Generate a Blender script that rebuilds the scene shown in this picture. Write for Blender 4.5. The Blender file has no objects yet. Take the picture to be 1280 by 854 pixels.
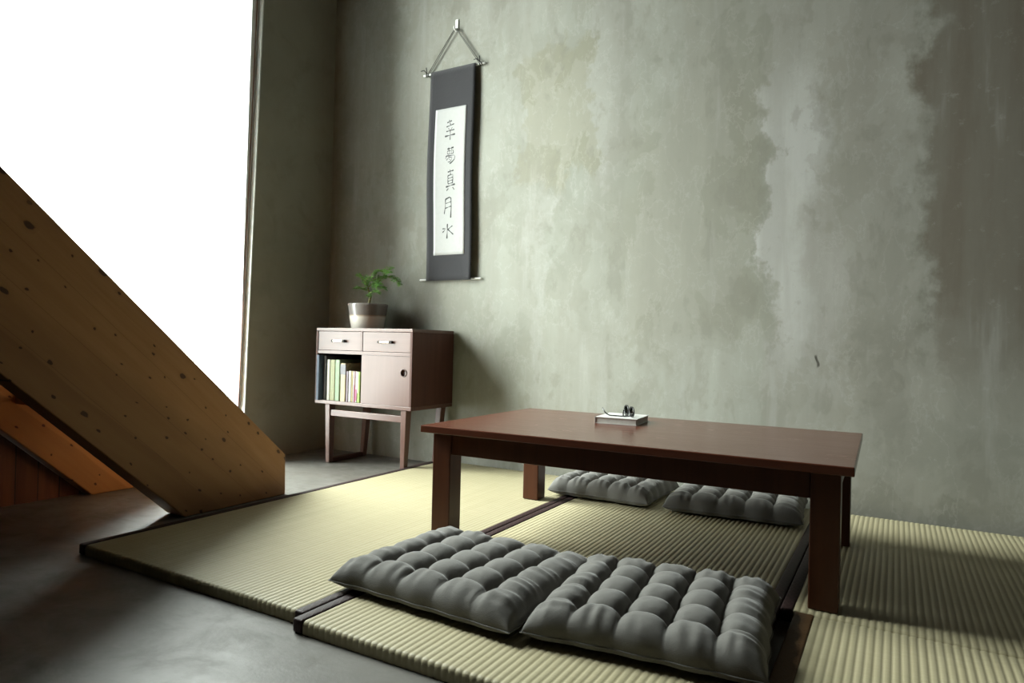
import bpy, bmesh, math, random
from mathutils import Vector, Matrix, noise as mnoise
sc = bpy.context.scene
COL = sc.collection
PI = math.pi
R = math.radians

# ------------------------------------------------------------------ helpers
def link(name, bm, mat=None, parent=None, smooth=False, loc=None, rot=None):
    me = bpy.data.meshes.new(name)
    bmesh.ops.recalc_face_normals(bm, faces=bm.faces[:])
    bm.to_mesh(me); bm.free()
    o = bpy.data.objects.new(name, me); COL.objects.link(o)
    if mat: me.materials.append(mat)
    if smooth:
        for f in me.polygons: f.use_smooth = True
    if parent: o.parent = parent
    if loc: o.location = loc
    if rot: o.rotation_euler = rot
    return o

def tag(o, label, cat, group=None):
    o['label'] = label; o['category'] = cat
    if group: o['group'] = group
    return o

def thing(name, label, cat, loc=(0, 0, 0), rotz=0, group=None):
    o = bpy.data.objects.new(name, None); COL.objects.link(o)
    o.empty_display_size = .05
    o.location = loc; o.rotation_euler = (0, 0, rotz)
    return tag(o, label, cat, group)

def struct(o):
    o['kind'] = 'structure'; return o

def box(bm, x0, x1, y0, y1, z0, z1, bev=0, seg=2):
    t = bmesh.new()
    bmesh.ops.create_cube(t, size=1)
    for v in t.verts:
        v.co = Vector(((x0+x1)/2+v.co.x*(x1-x0), (y0+y1)/2+v.co.y*(y1-y0), (z0+z1)/2+v.co.z*(z1-z0)))
    if bev: bmesh.ops.bevel(t, geom=t.edges[:], offset=bev, segments=seg, profile=.5, affect='EDGES')
    merge(bm, t); return bm

def merge(bm, t, mtx=None):
    if mtx: t.transform(mtx)
    me = bpy.data.meshes.new('tmp'); t.to_mesh(me); t.free()
    bm.from_mesh(me); bpy.data.meshes.remove(me)

def frust(bm, b, t, bev=0):
    """hexahedron: b, t = (x0,x1,y0,y1,z) bottom and top rectangles"""
    q = bmesh.new(); vs = []
    for (x0, x1, y0, y1, z) in (b, t):
        vs.append([q.verts.new(p) for p in ((x0, y0, z), (x1, y0, z), (x1, y1, z), (x0, y1, z))])
    q.faces.new(vs[0][::-1]); q.faces.new(vs[1])
    for i in range(4): q.faces.new((vs[0][i], vs[0][(i+1) % 4], vs[1][(i+1) % 4], vs[1][i]))
    bmesh.ops.recalc_face_normals(q, faces=q.faces[:])
    if bev: bmesh.ops.bevel(q, geom=q.edges[:], offset=bev, segments=2, profile=.5, affect='EDGES')
    merge(bm, q)

def prism(bm, pts, h0, h1, axis='x', bev=0):
    """polygon pts (2-D) extruded along an axis between h0 and h1"""
    q = bmesh.new()
    def P(a, b, h): return {'x': (h, a, b), 'y': (a, h, b), 'z': (a, b, h)}[axis]
    A = [q.verts.new(P(a, b, h0)) for a, b in pts]; B = [q.verts.new(P(a, b, h1)) for a, b in pts]
    q.faces.new(A); q.faces.new(B[::-1]); n = len(pts)
    for i in range(n): q.faces.new((A[i], B[i], B[(i+1) % n], A[(i+1) % n]))
    bmesh.ops.recalc_face_normals(q, faces=q.faces[:])
    if bev: bmesh.ops.bevel(q, geom=q.edges[:], offset=bev, segments=2, profile=.5, affect='EDGES')
    merge(bm, q)

def tube(bm, pts, r, n=8, closed=False, cap=True):
    pts = [Vector(p) for p in pts]; N = len(pts); rings = []
    rr = r if isinstance(r, (list, tuple)) else [r]*N
    up = None
    for i, p in enumerate(pts):
        if closed: d = pts[(i+1) % N]-pts[i-1]
        else: d = pts[min(i+1, N-1)]-pts[max(i-1, 0)]
        d.normalize()
        if up is None:
            up = Vector((0, 0, 1)) if abs(d.z) < .9 else Vector((1, 0, 0))
        s = d.cross(up); s.normalize(); up = s.cross(d); up.normalize()
        rings.append([bm.verts.new(p+(s*math.cos(2*PI*k/n)+up*math.sin(2*PI*k/n))*rr[i]) for k in range(n)])
    for i in range(N if closed else N-1):
        a, b = rings[i], rings[(i+1) % N]
        for k in range(n): bm.faces.new((a[k], a[(k+1) % n], b[(k+1) % n], b[k]))
    if cap and not closed:
        bm.faces.new(rings[0][::-1]); bm.faces.new(rings[-1])
    return bm

def lathe(bm, prof, n=48, c=(0, 0)):
    rings = []
    for r, z in prof:
        if r < 1e-6: rings.append([bm.verts.new((c[0], c[1], z))])
        else: rings.append([bm.verts.new((c[0]+r*math.cos(2*PI*k/n), c[1]+r*math.sin(2*PI*k/n), z)) for k in range(n)])
    for a, b in zip(rings, rings[1:]):
        for k in range(n):
            k2 = (k+1) % n
            if len(a) == 1 and len(b) == 1: continue
            if len(a) == 1: bm.faces.new((a[0], b[k2], b[k]))
            elif len(b) == 1: bm.faces.new((a[k], a[k2], b[0]))
            else: bm.faces.new((a[k], a[k2], b[k2], b[k]))
    return bm

# ------------------------------------------------------------------ materials
class NT:
    def __init__(s, name):
        s.m = bpy.data.materials.new(name); s.m.use_nodes = True
        s.t = s.m.node_tree; s.b = s.t.nodes['Principled BSDF']; s.out = s.t.nodes['Material Output']
        s._tc = None
    def put(s, sock, v):
        if hasattr(v, 'is_output'): s.t.links.new(v, sock)
        elif isinstance(v, (tuple, list)) and len(v) == 3 and sock.type == 'RGBA': sock.default_value = (*v, 1)
        else: sock.default_value = v
    def n(s, typ, ins=None, **kw):
        nd = s.t.nodes.new(typ)
        for k, v in kw.items(): setattr(nd, k, v)
        for k, v in (ins or {}).items(): s.put(nd.inputs[k], v)
        return nd
    def obj(s):
        if s._tc is None: s._tc = s.n('ShaderNodeTexCoord').outputs['Object']
        return s._tc
    def map(s, scale=(1, 1, 1), loc=(0, 0, 0), rot=(0, 0, 0), v=None):
        return s.n('ShaderNodeMapping', {'Vector': v or s.obj(), 'Scale': scale, 'Location': loc, 'Rotation': rot}).outputs[0]
    def noise(s, scale, detail=4, rough=.55, v=None, dist=0):
        return s.n('ShaderNodeTexNoise', {'Vector': v or s.obj(), 'Scale': scale, 'Detail': detail, 'Roughness': rough, 'Distortion': dist}).outputs[0]
    def math(s, op, a, b=0, c=0, clamp=False):
        nd = s.n('ShaderNodeMath', operation=op, use_clamp=clamp)
        s.put(nd.inputs[0], a); s.put(nd.inputs[1], b); s.put(nd.inputs[2], c); return nd.outputs[0]
    def step(s, v, a, b, lo=0., hi=1.):
        nd = s.n('ShaderNodeMapRange', {'Value': v, 'From Min': a, 'From Max': b, 'To Min': lo, 'To Max': hi}, interpolation_type='SMOOTHSTEP')
        return nd.outputs[0]
    def ramp(s, v, stops, interp='LINEAR'):
        nd = s.n('ShaderNodeValToRGB', {'Fac': v}); cr = nd.color_ramp; cr.interpolation = interp
        while len(cr.elements) < len(stops): cr.elements.new(.5)
        for e, (p, c) in zip(cr.elements, stops): e.position = p; e.color = (*c, 1)
        return nd.outputs[0]
    def mix(s, f, a, b, blend='MIX'):
        nd = s.n('ShaderNodeMix', data_type='RGBA', blend_type=blend)
        s.put(nd.inputs[0], f); s.put(nd.inputs[6], a); s.put(nd.inputs[7], b); return nd.outputs[2]
    def bump(s, h, strength=.3, dist=.01, normal=None):
        ins = {'Height': h, 'Strength': strength, 'Distance': dist}
        if normal: ins['Normal'] = normal
        return s.n('ShaderNodeBump', ins).outputs[0]
    def sep(s, v=None):
        return s.n('ShaderNodeSeparateXYZ', {0: v or s.obj()}).outputs
    def fin(s, col=None, rough=.5, spec=.5, normal=None, **kw):
        if col is not None: s.put(s.b.inputs['Base Color'], col)
        s.put(s.b.inputs['Roughness'], rough); s.put(s.b.inputs['Specular IOR Level'], spec)
        if normal: s.put(s.b.inputs['Normal'], normal)
        for k, v in kw.items(): s.put(s.b.inputs[k], v)
        return s.m

def plain(name, c, rough=.5, spec=.5, var=.12, sc_=30, bump=.1, **kw):
    t = NT(name); n_ = t.noise(sc_, 5)
    col = t.mix(t.step(n_, .3, .7), tuple(x*(1-var) for x in c), tuple(min(1, x*(1+var)) for x in c))
    return t.fin(col, rough, spec, t.bump(n_, bump, .002), **kw)

def wood(name, dark, light, axis='x', scale=1., rough=.35, spec=.5, bump=.08, coat=0):
    t = NT(name); s = {'x': (1.2, 22, 22), 'y': (22, 1.2, 22), 'z': (22, 22, 1.2)}[axis]
    v = t.map(tuple(k*scale for k in s))
    a = t.noise(1.6, 6, .6, v, .6); b = t.noise(7, 3, .6, v)
    f = t.math('ADD', t.math('MULTIPLY', a, .75), t.math('MULTIPLY', b, .3))
    col = t.ramp(f, [(.30, dark), (.72, light)])
    big = t.noise(2.5, 2); col = t.mix(t.step(big, .3, .75, 0, .35), col, dark)
    return t.fin(col, t.math('ADD', rough, t.math('MULTIPLY', t.math('SUBTRACT', b, .5), .15)), spec, t.bump(f, bump, .002), **({'Coat Weight': coat, 'Coat Roughness': .15} if coat else {}))

def m_wall_back():
    t = NT('plaster_back'); X, Y, Z = t.sep()
    big = t.noise(1.1, 6, .6, t.map((1, 1, 1))); mid = t.noise(4.5, 7, .65, t.map((1, 1, .75), (3, 1, 2)), .5)
    fine = t.noise(26, 6, .7); streak = t.noise(2.2, 5, .6, t.map((3.2, 1, .35), (7, 0, 1)))
    dn = t.noise(3.2, 5, .6, t.map((1, 1, 1), (11, 4, 5))); dr = t.noise(13, 4, .7, t.map((1, 1, .7), (2, 9, 1)))
    off = t.math('ADD', t.math('MULTIPLY', t.math('SUBTRACT', dn, .5), .42), t.math('MULTIPLY', t.math('SUBTRACT', dr, .5), .16))
    xd = t.math('ADD', X, off)
    zd = t.math('ADD', Z, t.math('MULTIPLY', t.math('SUBTRACT', mid, .5), .5))
    def band(x0, x1, z0, z1, sx=.03, sz=.12, sx2=None):
        a = t.math('MULTIPLY', t.step(xd, x0-sx, x0+sx), t.step(xd, x1-(sx2 or sx), x1+(sx2 or sx), 1, 0))
        b = t.math('MULTIPLY', t.step(zd, z0-sz, z0+sz), t.step(zd, z1-sz, z1+sz, 1, 0))
        return t.math('MULTIPLY', a, b)
    col = t.ramp(big, [(.3, (0.222, 0.235, 0.204)), (.5, (0.260, 0.272, 0.238)), (.7, (0.300, 0.309, 0.275))])
    col = t.mix(t.step(mid, .40, .66, 0, .40), col, (0.196, 0.198, 0.164))
    col = t.mix(t.step(mid, .60, .72, 0, .55), col, (0.326, 0.337, 0.311))
    col = t.mix(t.math('MULTIPLY', band(1.22, 1.60, 1.42, 2.06, .012, .03), .85), col, (0.211, 0.211, 0.161))
    col = t.mix(t.math('MULTIPLY', band(1.60, 1.80, 1.45, 3, .02, .1, .1), .35), col, (0.296, 0.296, 0.274))
    col = t.mix(t.math('MULTIPLY', band(1.31, 1.38, .2, 1.45, .02, .15), .35), col, (0.340, 0.348, 0.326))
    col = t.mix(t.math('MULTIPLY', band(1.76, 2.36, .62, 1.62, .12, .2, .03), .55), col, (0.200, 0.198, 0.155))
    col = t.mix(t.math('MULTIPLY', band(2.0, 2.37, 1.5, 3, .04, .2, .012), .42), col, (0.198, 0.191, 0.152))
    col = t.mix(t.math('MULTIPLY', band(2.37, 2.90, .1, 3, .012, .25, .03), .62), col, (0.274, 0.268, 0.238))
    col = t.mix(t.math('MULTIPLY', band(2.385, 2.54, .62, 1.75, .015, .25, .06), .85), col, (0.385, 0.392, 0.377))
    col = t.mix(t.math('MULTIPLY', band(2.55, 2.68, .55, 1.22, .04, .18, .06), .55), col, (0.333, 0.329, 0.311))
    col = t.mix(t.math('MULTIPLY', band(2.60, 2.82, 1.15, 1.9, .05, .2, .05), .45), col, (0.222, 0.216, 0.185))
    col = t.mix(t.math('MULTIPLY', t.math('MULTIPLY', t.step(xd, 2.62, 2.72), t.step(zd, .9, .55)), .6), col, t.mix(t.step(mid, .42, .58), (0.157, 0.152, 0.122), (0.240, 0.235, 0.200)))
    tro = t.noise(2.6, 9, .58, t.map((1.15, 1, .7), (4, 0, 8)), .35); tr2 = t.noise(6.5, 8, .62, t.map((1, 1, .55), (1, 5, 2)), .25)
    col = t.mix(t.step(tro, .515, .535, 0, .25), col, (.325, .332, .300))
    col = t.mix(t.step(tro, .445, .425, 0, .26), col, (.185, .183, .148))
    edge = t.math('MULTIPLY', t.step(tr2, .50, .512), t.step(tr2, .512, .528, 1, 0))
    col = t.mix(t.math('MULTIPLY', edge, .20), col, (.40, .405, .38))
    col = t.mix(t.step(tr2, .44, .38, 0, .34), col, (.17, .166, .138))
    col = t.mix(t.math('MULTIPLY', t.step(xd, 2.88, 2.97), t.math('MULTIPLY', t.step(zd, .35, .9), .88)), col, (.125, .107, .082))  # brown plaster patch, deepened to stand in for light falloff at the right
    col = t.mix(t.step(streak, .40, .58, 0, .32), col, (0.200, 0.200, 0.172))
    col = t.mix(t.step(streak, .58, .70, 0, .36), col, (0.348, 0.355, 0.333))
    col = t.mix(t.step(fine, .58, .75, 0, .28), col, (0.170, 0.169, 0.144))
    col = t.mix(t.step(fine, .42, .27, 0, .25), col, (0.363, 0.370, 0.348))
    col = t.mix(1., col, (1.06, 1.03, 1.01), 'MULTIPLY')
    # a hooked chip in the plaster
    cx = t.math('ABSOLUTE', t.math('SUBTRACT', t.math('ADD', X, t.math('MULTIPLY', t.math('SINE', t.math('MULTIPLY', Z, 95)), .005)), 2.571))
    chip = t.math('MULTIPLY', t.step(cx, .003, .0055, 1, 0), t.math('MULTIPLY', t.step(Z, .565, .578), t.step(Z, .608, .622, 1, 0)))
    col = t.mix(t.math('MULTIPLY', chip, .85), col, (.05, .045, .035))
    h = t.math('ADD', t.math('MULTIPLY', mid, .6), t.math('MULTIPLY', fine, .25))
    h = t.math('SUBTRACT', h, t.math('MULTIPLY', chip, .5))
    return t.fin(col, .78, .25, t.bump(h, .22, .012))

def m_concrete(name, a, b, rough=.8, bump=.2, spec=.25):
    t = NT(name); big = t.noise(1.3, 6, .6); mid = t.noise(5, 7, .65, None, .4); fine = t.noise(40, 5, .7)
    col = t.ramp(big, [(.3, a), (.7, b)])
    col = t.mix(t.step(mid, .45, .7, 0, .45), col, tuple(x*.75 for x in a))
    col = t.mix(t.step(fine, .6, .8, 0, .2), col, tuple(x*1.3 for x in b))
    return t.fin(col, rough, spec, t.bump(t.math('ADD', mid, t.math('MULTIPLY', fine, .3)), bump, .008))

def m_floor():
    t = NT('floor_concrete'); big = t.noise(1.7, 7, .62, t.map((1, 1, 1), (5, 2, 0))); mid = t.noise(5.5, 8, .68, t.map((1, 1.3, 1)), .35); fine = t.noise(38, 6, .7)
    scr = t.noise(3, 6, .65, t.map((1, 6, 1), (0, 0, 0), (0, 0, .6)), .2)
    col = t.ramp(big, [(.28, (0.115, 0.104, 0.090)), (.5, (0.162, 0.154, 0.138)), (.72, (0.200, 0.193, 0.175))])
    col = t.mix(t.step(mid, .46, .68, 0, .55), col, (0.095, 0.086, 0.073))
    col = t.mix(t.step(scr, .58, .76, 0, .40), col, (0.245, 0.237, 0.217))
    col = t.mix(t.step(fine, .60, .78, 0, .35), col, (0.105, 0.098, 0.086))
    rg = t.step(mid, .3, .7, .33, .55)
    return t.fin(col, rg, .42, t.bump(t.math('ADD', mid, t.math('MULTIPLY', fine, .35)), .16, .008))

def m_pine(name, c_hi, c_lo, c_knot, seed, boards=.105):
    """grain along local x, face in local x-z"""
    t = NT(name); X, Y, Z = t.sep()
    v = t.map((1.1, 14, 14), (seed, seed*2, 0))
    g = t.noise(1.4, 6, .6, v, .8); g2 = t.noise(6, 4, .6, v)
    bz = t.math('DIVIDE', t.math('ADD', Z, t.math('MULTIPLY', t.noise(.8, 2), .012)), boards)
    fr = t.math('FRACT', bz); fl = t.math('FLOOR', bz)
    tone = t.n('ShaderNodeTexWhiteNoise', {'W': t.math('ADD', fl, seed)}, noise_dimensions='1D').outputs[0]
    col = t.ramp(t.math('ADD', t.math('MULTIPLY', g, .7), t.math('MULTIPLY', g2, .3)), [(.30, c_lo), (.66, c_hi)])
    col = t.mix(t.math('MULTIPLY', tone, .40), col, c_lo)
    col = t.mix(t.math('MULTIPLY', t.step(t.noise(1.1, 3, .6, t.map((.9, 3, 5), (seed, 0, 0))), .40, .66), .45), col, tuple(x*.62 for x in c_lo))
    col = t.mix(t.math('MULTIPLY', t.step(t.math('ADD', Z, t.math('MULTIPLY', t.noise(1.5, 3), .06)), .125, .118), .42), col, tuple(x*.55 for x in c_lo))
    seam = t.step(t.math('ABSOLUTE', t.math('SUBTRACT', fr, .5)), .484, .498)
    col = t.mix(t.math('MULTIPLY', seam, .35), col, tuple(x*.35 for x in c_lo))
    kv = t.n('ShaderNodeCombineXYZ', {0: t.math('ADD', t.math('MULTIPLY', X, 10.5), seed*3.7), 1: t.math('MULTIPLY', Z, 17), 2: 0.}).outputs[0]
    kd = t.n('ShaderNodeVectorMath', {0: kv}, operation='ADD')
    kw = t.n('ShaderNodeTexNoise', {'Vector': kv, 'Scale': 2.4, 'Detail': 2}).outputs['Color']
    sub = t.n('ShaderNodeVectorMath', {0: kw, 1: (.5, .5, .5)}, operation='SUBTRACT').outputs[0]
    sc2 = t.n('ShaderNodeVectorMath', {0: sub, 'Scale': .25}, operation='SCALE').outputs[0]
    t.put(kd.inputs[1], sc2)
    vo = t.n('ShaderNodeTexVoronoi', {'Vector': kd.outputs[0], 'Scale': 1, 'Randomness': 1}, voronoi_dimensions='2D')
    rnd = t.n('ShaderNodeSeparateColor', {0: vo.outputs['Color']}).outputs
    keep = t.step(rnd[0], .30, .31)
    rad = t.math('ADD', .050, t.math('MULTIPLY', t.math('POWER', rnd[1], 4), .13))
    q = t.math('DIVIDE', vo.outputs['Distance'], rad)
    knot = t.math('MULTIPLY', t.step(q, .75, 1.1, 1, 0), keep)
    halo = t.math('MULTIPLY', t.step(q, .9, 2.4, 1, 0), keep)
    col = t.mix(t.math('MULTIPLY', halo, .35), col, tuple(x*.8 for x in c_lo))
    col = t.mix(t.math('MULTIPLY', knot, .9), col, c_knot)
    return t.fin(col, .55, .3, t.bump(t.math('SUBTRACT', g2, t.math('MULTIPLY', seam, .6)), .12, .003))

def m_tatami(name='woven_rush', k=(.93, .875, .77)):
    t = NT(name); X, Y, Z = t.sep()
    a = t.noise(1.5, 5, .6, t.map((60, 1.2, 1))); b = t.noise(2.0, 5, .6, t.map((6, 220, 6))); big = t.noise(2.2, 4)
    col = t.ramp(t.math('ADD', t.math('MULTIPLY', a, .5), t.math('MULTIPLY', b, .5)), [(.3, (.398, .368, .248)), (.7, (.525, .503, .378))])
    col = t.mix(t.step(big, .4, .7, 0, .25), col, (.420, .404, .282))
    col = t.mix(t.step(t.noise(60, 3), .68, .8, 0, .3), col, (0.264, 0.208, 0.104))
    col = t.mix(1., col, k, 'MULTIPLY')
    return t.fin(col, .55, .35, t.bump(b, .25, .002))

def m_border(name, base, line):
    t = NT(name); X, Y, Z = t.sep()
    u = t.math('MULTIPLY', X, 62); w = t.math('MULTIPLY', Y, 36)
    a = t.math('ABSOLUTE', t.math('SUBTRACT', t.math('FRACT', t.math('ADD', u, w)), .5))
    b = t.math('ABSOLUTE', t.math('SUBTRACT', t.math('FRACT', t.math('SUBTRACT', u, w)), .5))
    l = t.math('MAXIMUM', t.step(a, .42, .48), t.step(b, .42, .48))
    n_ = t.noise(180, 3)
    col = t.mix(t.math('MULTIPLY', l, .75), t.mix(n_, base, tuple(x*1.5 for x in base)), line)
    return t.fin(col, .6, .35, t.bump(t.math('ADD', l, n_), .3, .002))

def m_fabric(name, c):
    t = NT(name); big = t.noise(7, 4); f = t.noise(260, 3, .6)
    w1 = t.n('ShaderNodeTexWave', {'Vector': t.obj(), 'Scale': 260., 'Distortion': 1.}, bands_direction='X').outputs['Fac']
    w2 = t.n('ShaderNodeTexWave', {'Vector': t.obj(), 'Scale': 260., 'Distortion': 1.}, bands_direction='Y').outputs['Fac']
    col = t.mix(t.math('ADD', t.math('MULTIPLY', big, .5), t.math('MULTIPLY', f, .5)), tuple(x*.8 for x in c), tuple(x*1.2 for x in c))
    wr = t.noise(34, 4, .55, t.map((1, 1, 1)), 1.2)
    return t.fin(col, .85, .2, t.bump(t.math('ADD', t.math('ADD', w1, w2), f), .12, .0012, t.bump(wr, .22, .004)), **{'Sheen Weight': .25, 'Sheen Roughness': .5})

def m_planks():
    t = NT('dark_red_planks'); X, Y, Z = t.sep()
    fr = t.math('FRACT', t.math('DIVIDE', Y, .075)); fl = t.math('FLOOR', t.math('DIVIDE', Y, .075))
    tone = t.n('ShaderNodeTexWhiteNoise', {'W': fl}, noise_dimensions='1D').outputs[0]
    g = t.noise(1.5, 6, .6, t.map((14, 22, 1.2)))
    col = t.ramp(g, [(.3, (.075, .022, .010)), (.7, (.17, .055, .024))])
    col = t.mix(t.math('MULTIPLY', tone, .5), col, (.06, .018, .009))
    s = t.step(t.math('ABSOLUTE', t.math('SUBTRACT', fr, .5)), .46, .49)
    col = t.mix(t.math('MULTIPLY', s, .85), col, (.012, .006, .004))
    return t.fin(col, .5, .35, t.bump(t.math('SUBTRACT', g, s), .4, .004))

M = {}
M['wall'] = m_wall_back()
M['wall_side'] = m_concrete('plaster_side', (.25, .245, .20), (.32, .315, .26))
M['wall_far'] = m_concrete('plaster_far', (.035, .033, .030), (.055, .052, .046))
M['reveal'] = plain('white_plaster', (.62, .64, .60), .7, .2, .08, 18, .3)
M['ceiling'] = wood('ceiling_boards', (.030, .018, .011), (.060, .036, .022), 'y', .5, .6)
M['floor'] = m_floor()
M['frame'] = plain('window_frame_grey', (.66, .67, .65), .4, .5, .05)
M['seal'] = plain('reddish_seal', (.22, .11, .08), .6, .3)
M['pine'] = m_pine('pine_beam', (.42, .218, .090), (.32, .152, .058), (.055, .022, .010), 1.7)
M['pine_rear'] = m_pine('pine_beam_rear', (.50, .235, .078), (.38, .165, .052), (.05, .018, .008), 5.2, .30)  # same pine, with orange bounce light put into the colour
M['pine_tread'] = wood('pine_tread', (.34, .17, .065), (.46, .25, .10), 'x', .6, .5)
M['planks'] = m_planks()
M['tatami'] = m_tatami()
M['border'] = m_border('maroon_cloth', (.020, .008, .008), (.055, .025, .022))
M['border_b'] = m_border('brown_cloth', (.115, .060, .024), (.14, .078, .034))
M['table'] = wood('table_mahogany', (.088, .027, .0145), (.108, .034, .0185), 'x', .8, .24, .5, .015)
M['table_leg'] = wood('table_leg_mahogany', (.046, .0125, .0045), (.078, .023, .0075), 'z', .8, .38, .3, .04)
M['cab'] = wood('cabinet_teak', (.075, .031, .021), (.105, .048, .034), 'x', 1.1, .36, .5, .04)
M['cab_v'] = wood('cabinet_teak_upright', (.075, .031, .021), (.105, .048, .034), 'z', 1.1, .36, .5, .04)
M['cab_side'] = wood('cabinet_teak_side', (.052, .019, .0125), (.078, .031, .021), 'z', 1.1, .55, .22, .5, .04)  # same teak, darker and redder: shade on the side painted in
M['cab_in'] = wood('cabinet_inside', (.05, .022, .014), (.085, .04, .026), 'x', 1, .5)
M['brass'] = plain('pale_brass', (.72, .58, .42), .28, .5, .05, Metallic=.75)
M['darkhole'] = plain('dark_recess', (.012, .009, .008), .6, .2)
M['fabric'] = m_fabric('grey_cotton', (.142, .136, .125))
M['piping'] = m_fabric('grey_cotton_piping', (.13, .126, .118))
M['page'] = plain('paper_pages', (.60, .585, .54), .8, .2, .06, 90, .2)
M['white'] = plain('white_card', (.62, .61, .59), .5, .3, .03)
M['black'] = plain('black_acetate', (.012, .012, .013), .2, .5, .1)
M['scroll'] = m_fabric('charcoal_mounting_cloth', (.028, .0272, .030))
M['paper'] = plain('calligraphy_paper', (.42, .42, .408), .75, .2, .02, 60, .1)
M['ink'] = plain('ink', (.010, .010, .009), .55, .3)
M['ink_faint'] = plain('faint_ink', (.42, .42, .40), .6, .2)
M['rod'] = plain('white_rod', (.86, .86, .83), .35, .5, .03)
M['cord'] = plain('grey_cord', (.085, .085, .075), .7, .2, .2, 200)
M['cordblack'] = plain('black_ribbon', (.014, .014, .013), .6, .3)
M['bark'] = plain('bark', (.22, .19, .09), .8, .2, .3, 120, .6)
M['soil'] = plain('soil', (.035, .026, .018), .95, .1, .5, 90, 1.)

def m_leaf():
    t = NT('fine_green_leaf'); n_ = t.noise(22, 3)
    col = t.ramp(n_, [(.3, (.075, .19, .042)), (.55, (.17, .36, .075)), (.75, (.33, .52, .14))])
    return t.fin(col, .5, .35, **{'Subsurface Weight': 0})
M['leaf'] = m_leaf()

def m_pot():
    t = NT('two_tone_glaze'); X, Y, Z = t.sep()
    e = t.math('ADD', Z, t.math('MULTIPLY', t.math('SUBTRACT', t.noise(9, 3), .5), .010))
    run = t.noise(3, 4, .6, t.map((14, 14, 2)))
    hi = t.mix(run, (.15, .135, .125), (.24, .22, .205)); lo = t.mix(run, (.60, .56, .49), (.74, .71, .65))
    col = t.mix(t.step(e, .066, .071), lo, hi)
    edge = t.math('MULTIPLY', t.step(e, .060, .066), t.step(e, .070, .075, 1, 0))
    col = t.mix(t.math('MULTIPLY', edge, .5), col, (.36, .27, .17))
    return t.fin(col, .22, .5)
M['pot'] = m_pot()

def m_glass(name, tint=(1, 1, 1), refl=.06):
    m = bpy.data.materials.new(name); m.use_nodes = True; t = m.node_tree
    t.nodes.remove(t.nodes['Principled BSDF']); out = t.nodes['Material Output']
    tr = t.nodes.new('ShaderNodeBsdfTransparent'); tr.inputs[0].default_value = (*tint, 1)
    gl = t.nodes.new('ShaderNodeBsdfGlossy'); gl.inputs['Roughness'].default_value = .02
    lw = t.nodes.new('ShaderNodeFresnel'); lw.inputs[0].default_value = 1.25
    mx = t.nodes.new('ShaderNodeMixShader')
    t.links.new(lw.outputs[0], mx.inputs[0]); t.links.new(tr.outputs[0], mx.inputs[1]); t.links.new(gl.outputs[0], mx.inputs[2])
    t.links.new(mx.outputs[0], out.inputs[0]); return m
M['glass'] = m_glass('window_glass', (.96, .98, .97)); M['lens'] = m_glass('spectacle_lens', (.93, .95, .95))

# ------------------------------------------------------------------ the room
WX, WY = -.03, .05            # inner faces of the left and the back wall
XR, YF, ZC = 4.6, -5.2, 2.95  # right wall, front wall, ceiling
bm = bmesh.new(); box(bm, WX-.3, XR+.2, YF-.2, WY+.2, -.12, 0); struct(link('floor', bm, M['floor']))
bm = bmesh.new(); box(bm, WX-.3, XR+.2, YF-.2, WY+.2, ZC, ZC+.1); struct(link('ceiling', bm, M['ceiling']))
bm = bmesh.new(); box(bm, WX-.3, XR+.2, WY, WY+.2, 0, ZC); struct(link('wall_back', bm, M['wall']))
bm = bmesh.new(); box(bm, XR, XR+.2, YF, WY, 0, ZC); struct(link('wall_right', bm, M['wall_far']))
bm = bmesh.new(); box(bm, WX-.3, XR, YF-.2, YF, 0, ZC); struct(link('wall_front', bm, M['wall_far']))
WIN_END, WIN_TOP = -1.78, 2.86
def ye(z): return -.519+.0245*z
bm = bmesh.new()
prism(bm, [(WY, 0), (WY, ZC), (ye(ZC), ZC), (ye(0), 0)], WX-.17, WX, 'x')
struct(link('wall_left', bm, M['wall_side']))
bm = bmesh.new(); box(bm, WX-.17, WX, YF, WIN_END, 0, ZC); struct(link('wall_left', bm, M['wall_side']))
bm = bmesh.new(); box(bm, WX-.17, WX, WIN_END, ye(WIN_TOP)-.002, WIN_TOP, ZC); struct(link('wall_left', bm, M['wall_side']))
# thin plaster lining of the window reveal
bm = bmesh.new(); prism(bm, [(ye(0), .0), (ye(WIN_TOP), WIN_TOP), (ye(WIN_TOP)-.006, WIN_TOP), (ye(0)-.006, .0)], WX-.17, WX+.001, 'x')
struct(link('trim_1', bm, M['reveal']))
# window
win = bpy.data.objects.new('window_1', None); COL.objects.link(win); struct(win)
fx0, fx1 = -.105, -.06
def yf(z): return ye(z)-.008
def yg(z): return -.531+.0093*z
bm = bmesh.new()
prism(bm, [(yf(0), .0), (yf(WIN_TOP), WIN_TOP), (yg(WIN_TOP), WIN_TOP), (yg(0), .0)], fx0, fx1, 'x', .003)
box(bm, fx0, fx1, WIN_END+.002, WIN_END+.05, 0, WIN_TOP, .003)
box(bm, fx0, fx1, WIN_END+.05, yg(0)-.001, 0.0, .045, .003)
box(bm, fx0, fx1, WIN_END+.05, yg(2.45)-.001, WIN_TOP-.045, WIN_TOP-.001, .003)
struct(link('window_frame', bm, M['frame'], win))
bm = bmesh.new(); prism(bm, [(yf(0)-.010, .0), (yf(WIN_TOP)-.010, WIN_TOP), (yf(WIN_TOP)-.014, WIN_TOP), (yf(0)-.014, .0)], fx1-.002, fx1+.003, 'x')
struct(link('window_seal', bm, M['seal'], win))
bm = bmesh.new(); box(bm, -.090, -.084, WIN_END+.03, yg(0)+.008, .02, WIN_TOP-.02)
struct(link('window_pane', bm, M['glass'], win))

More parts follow.
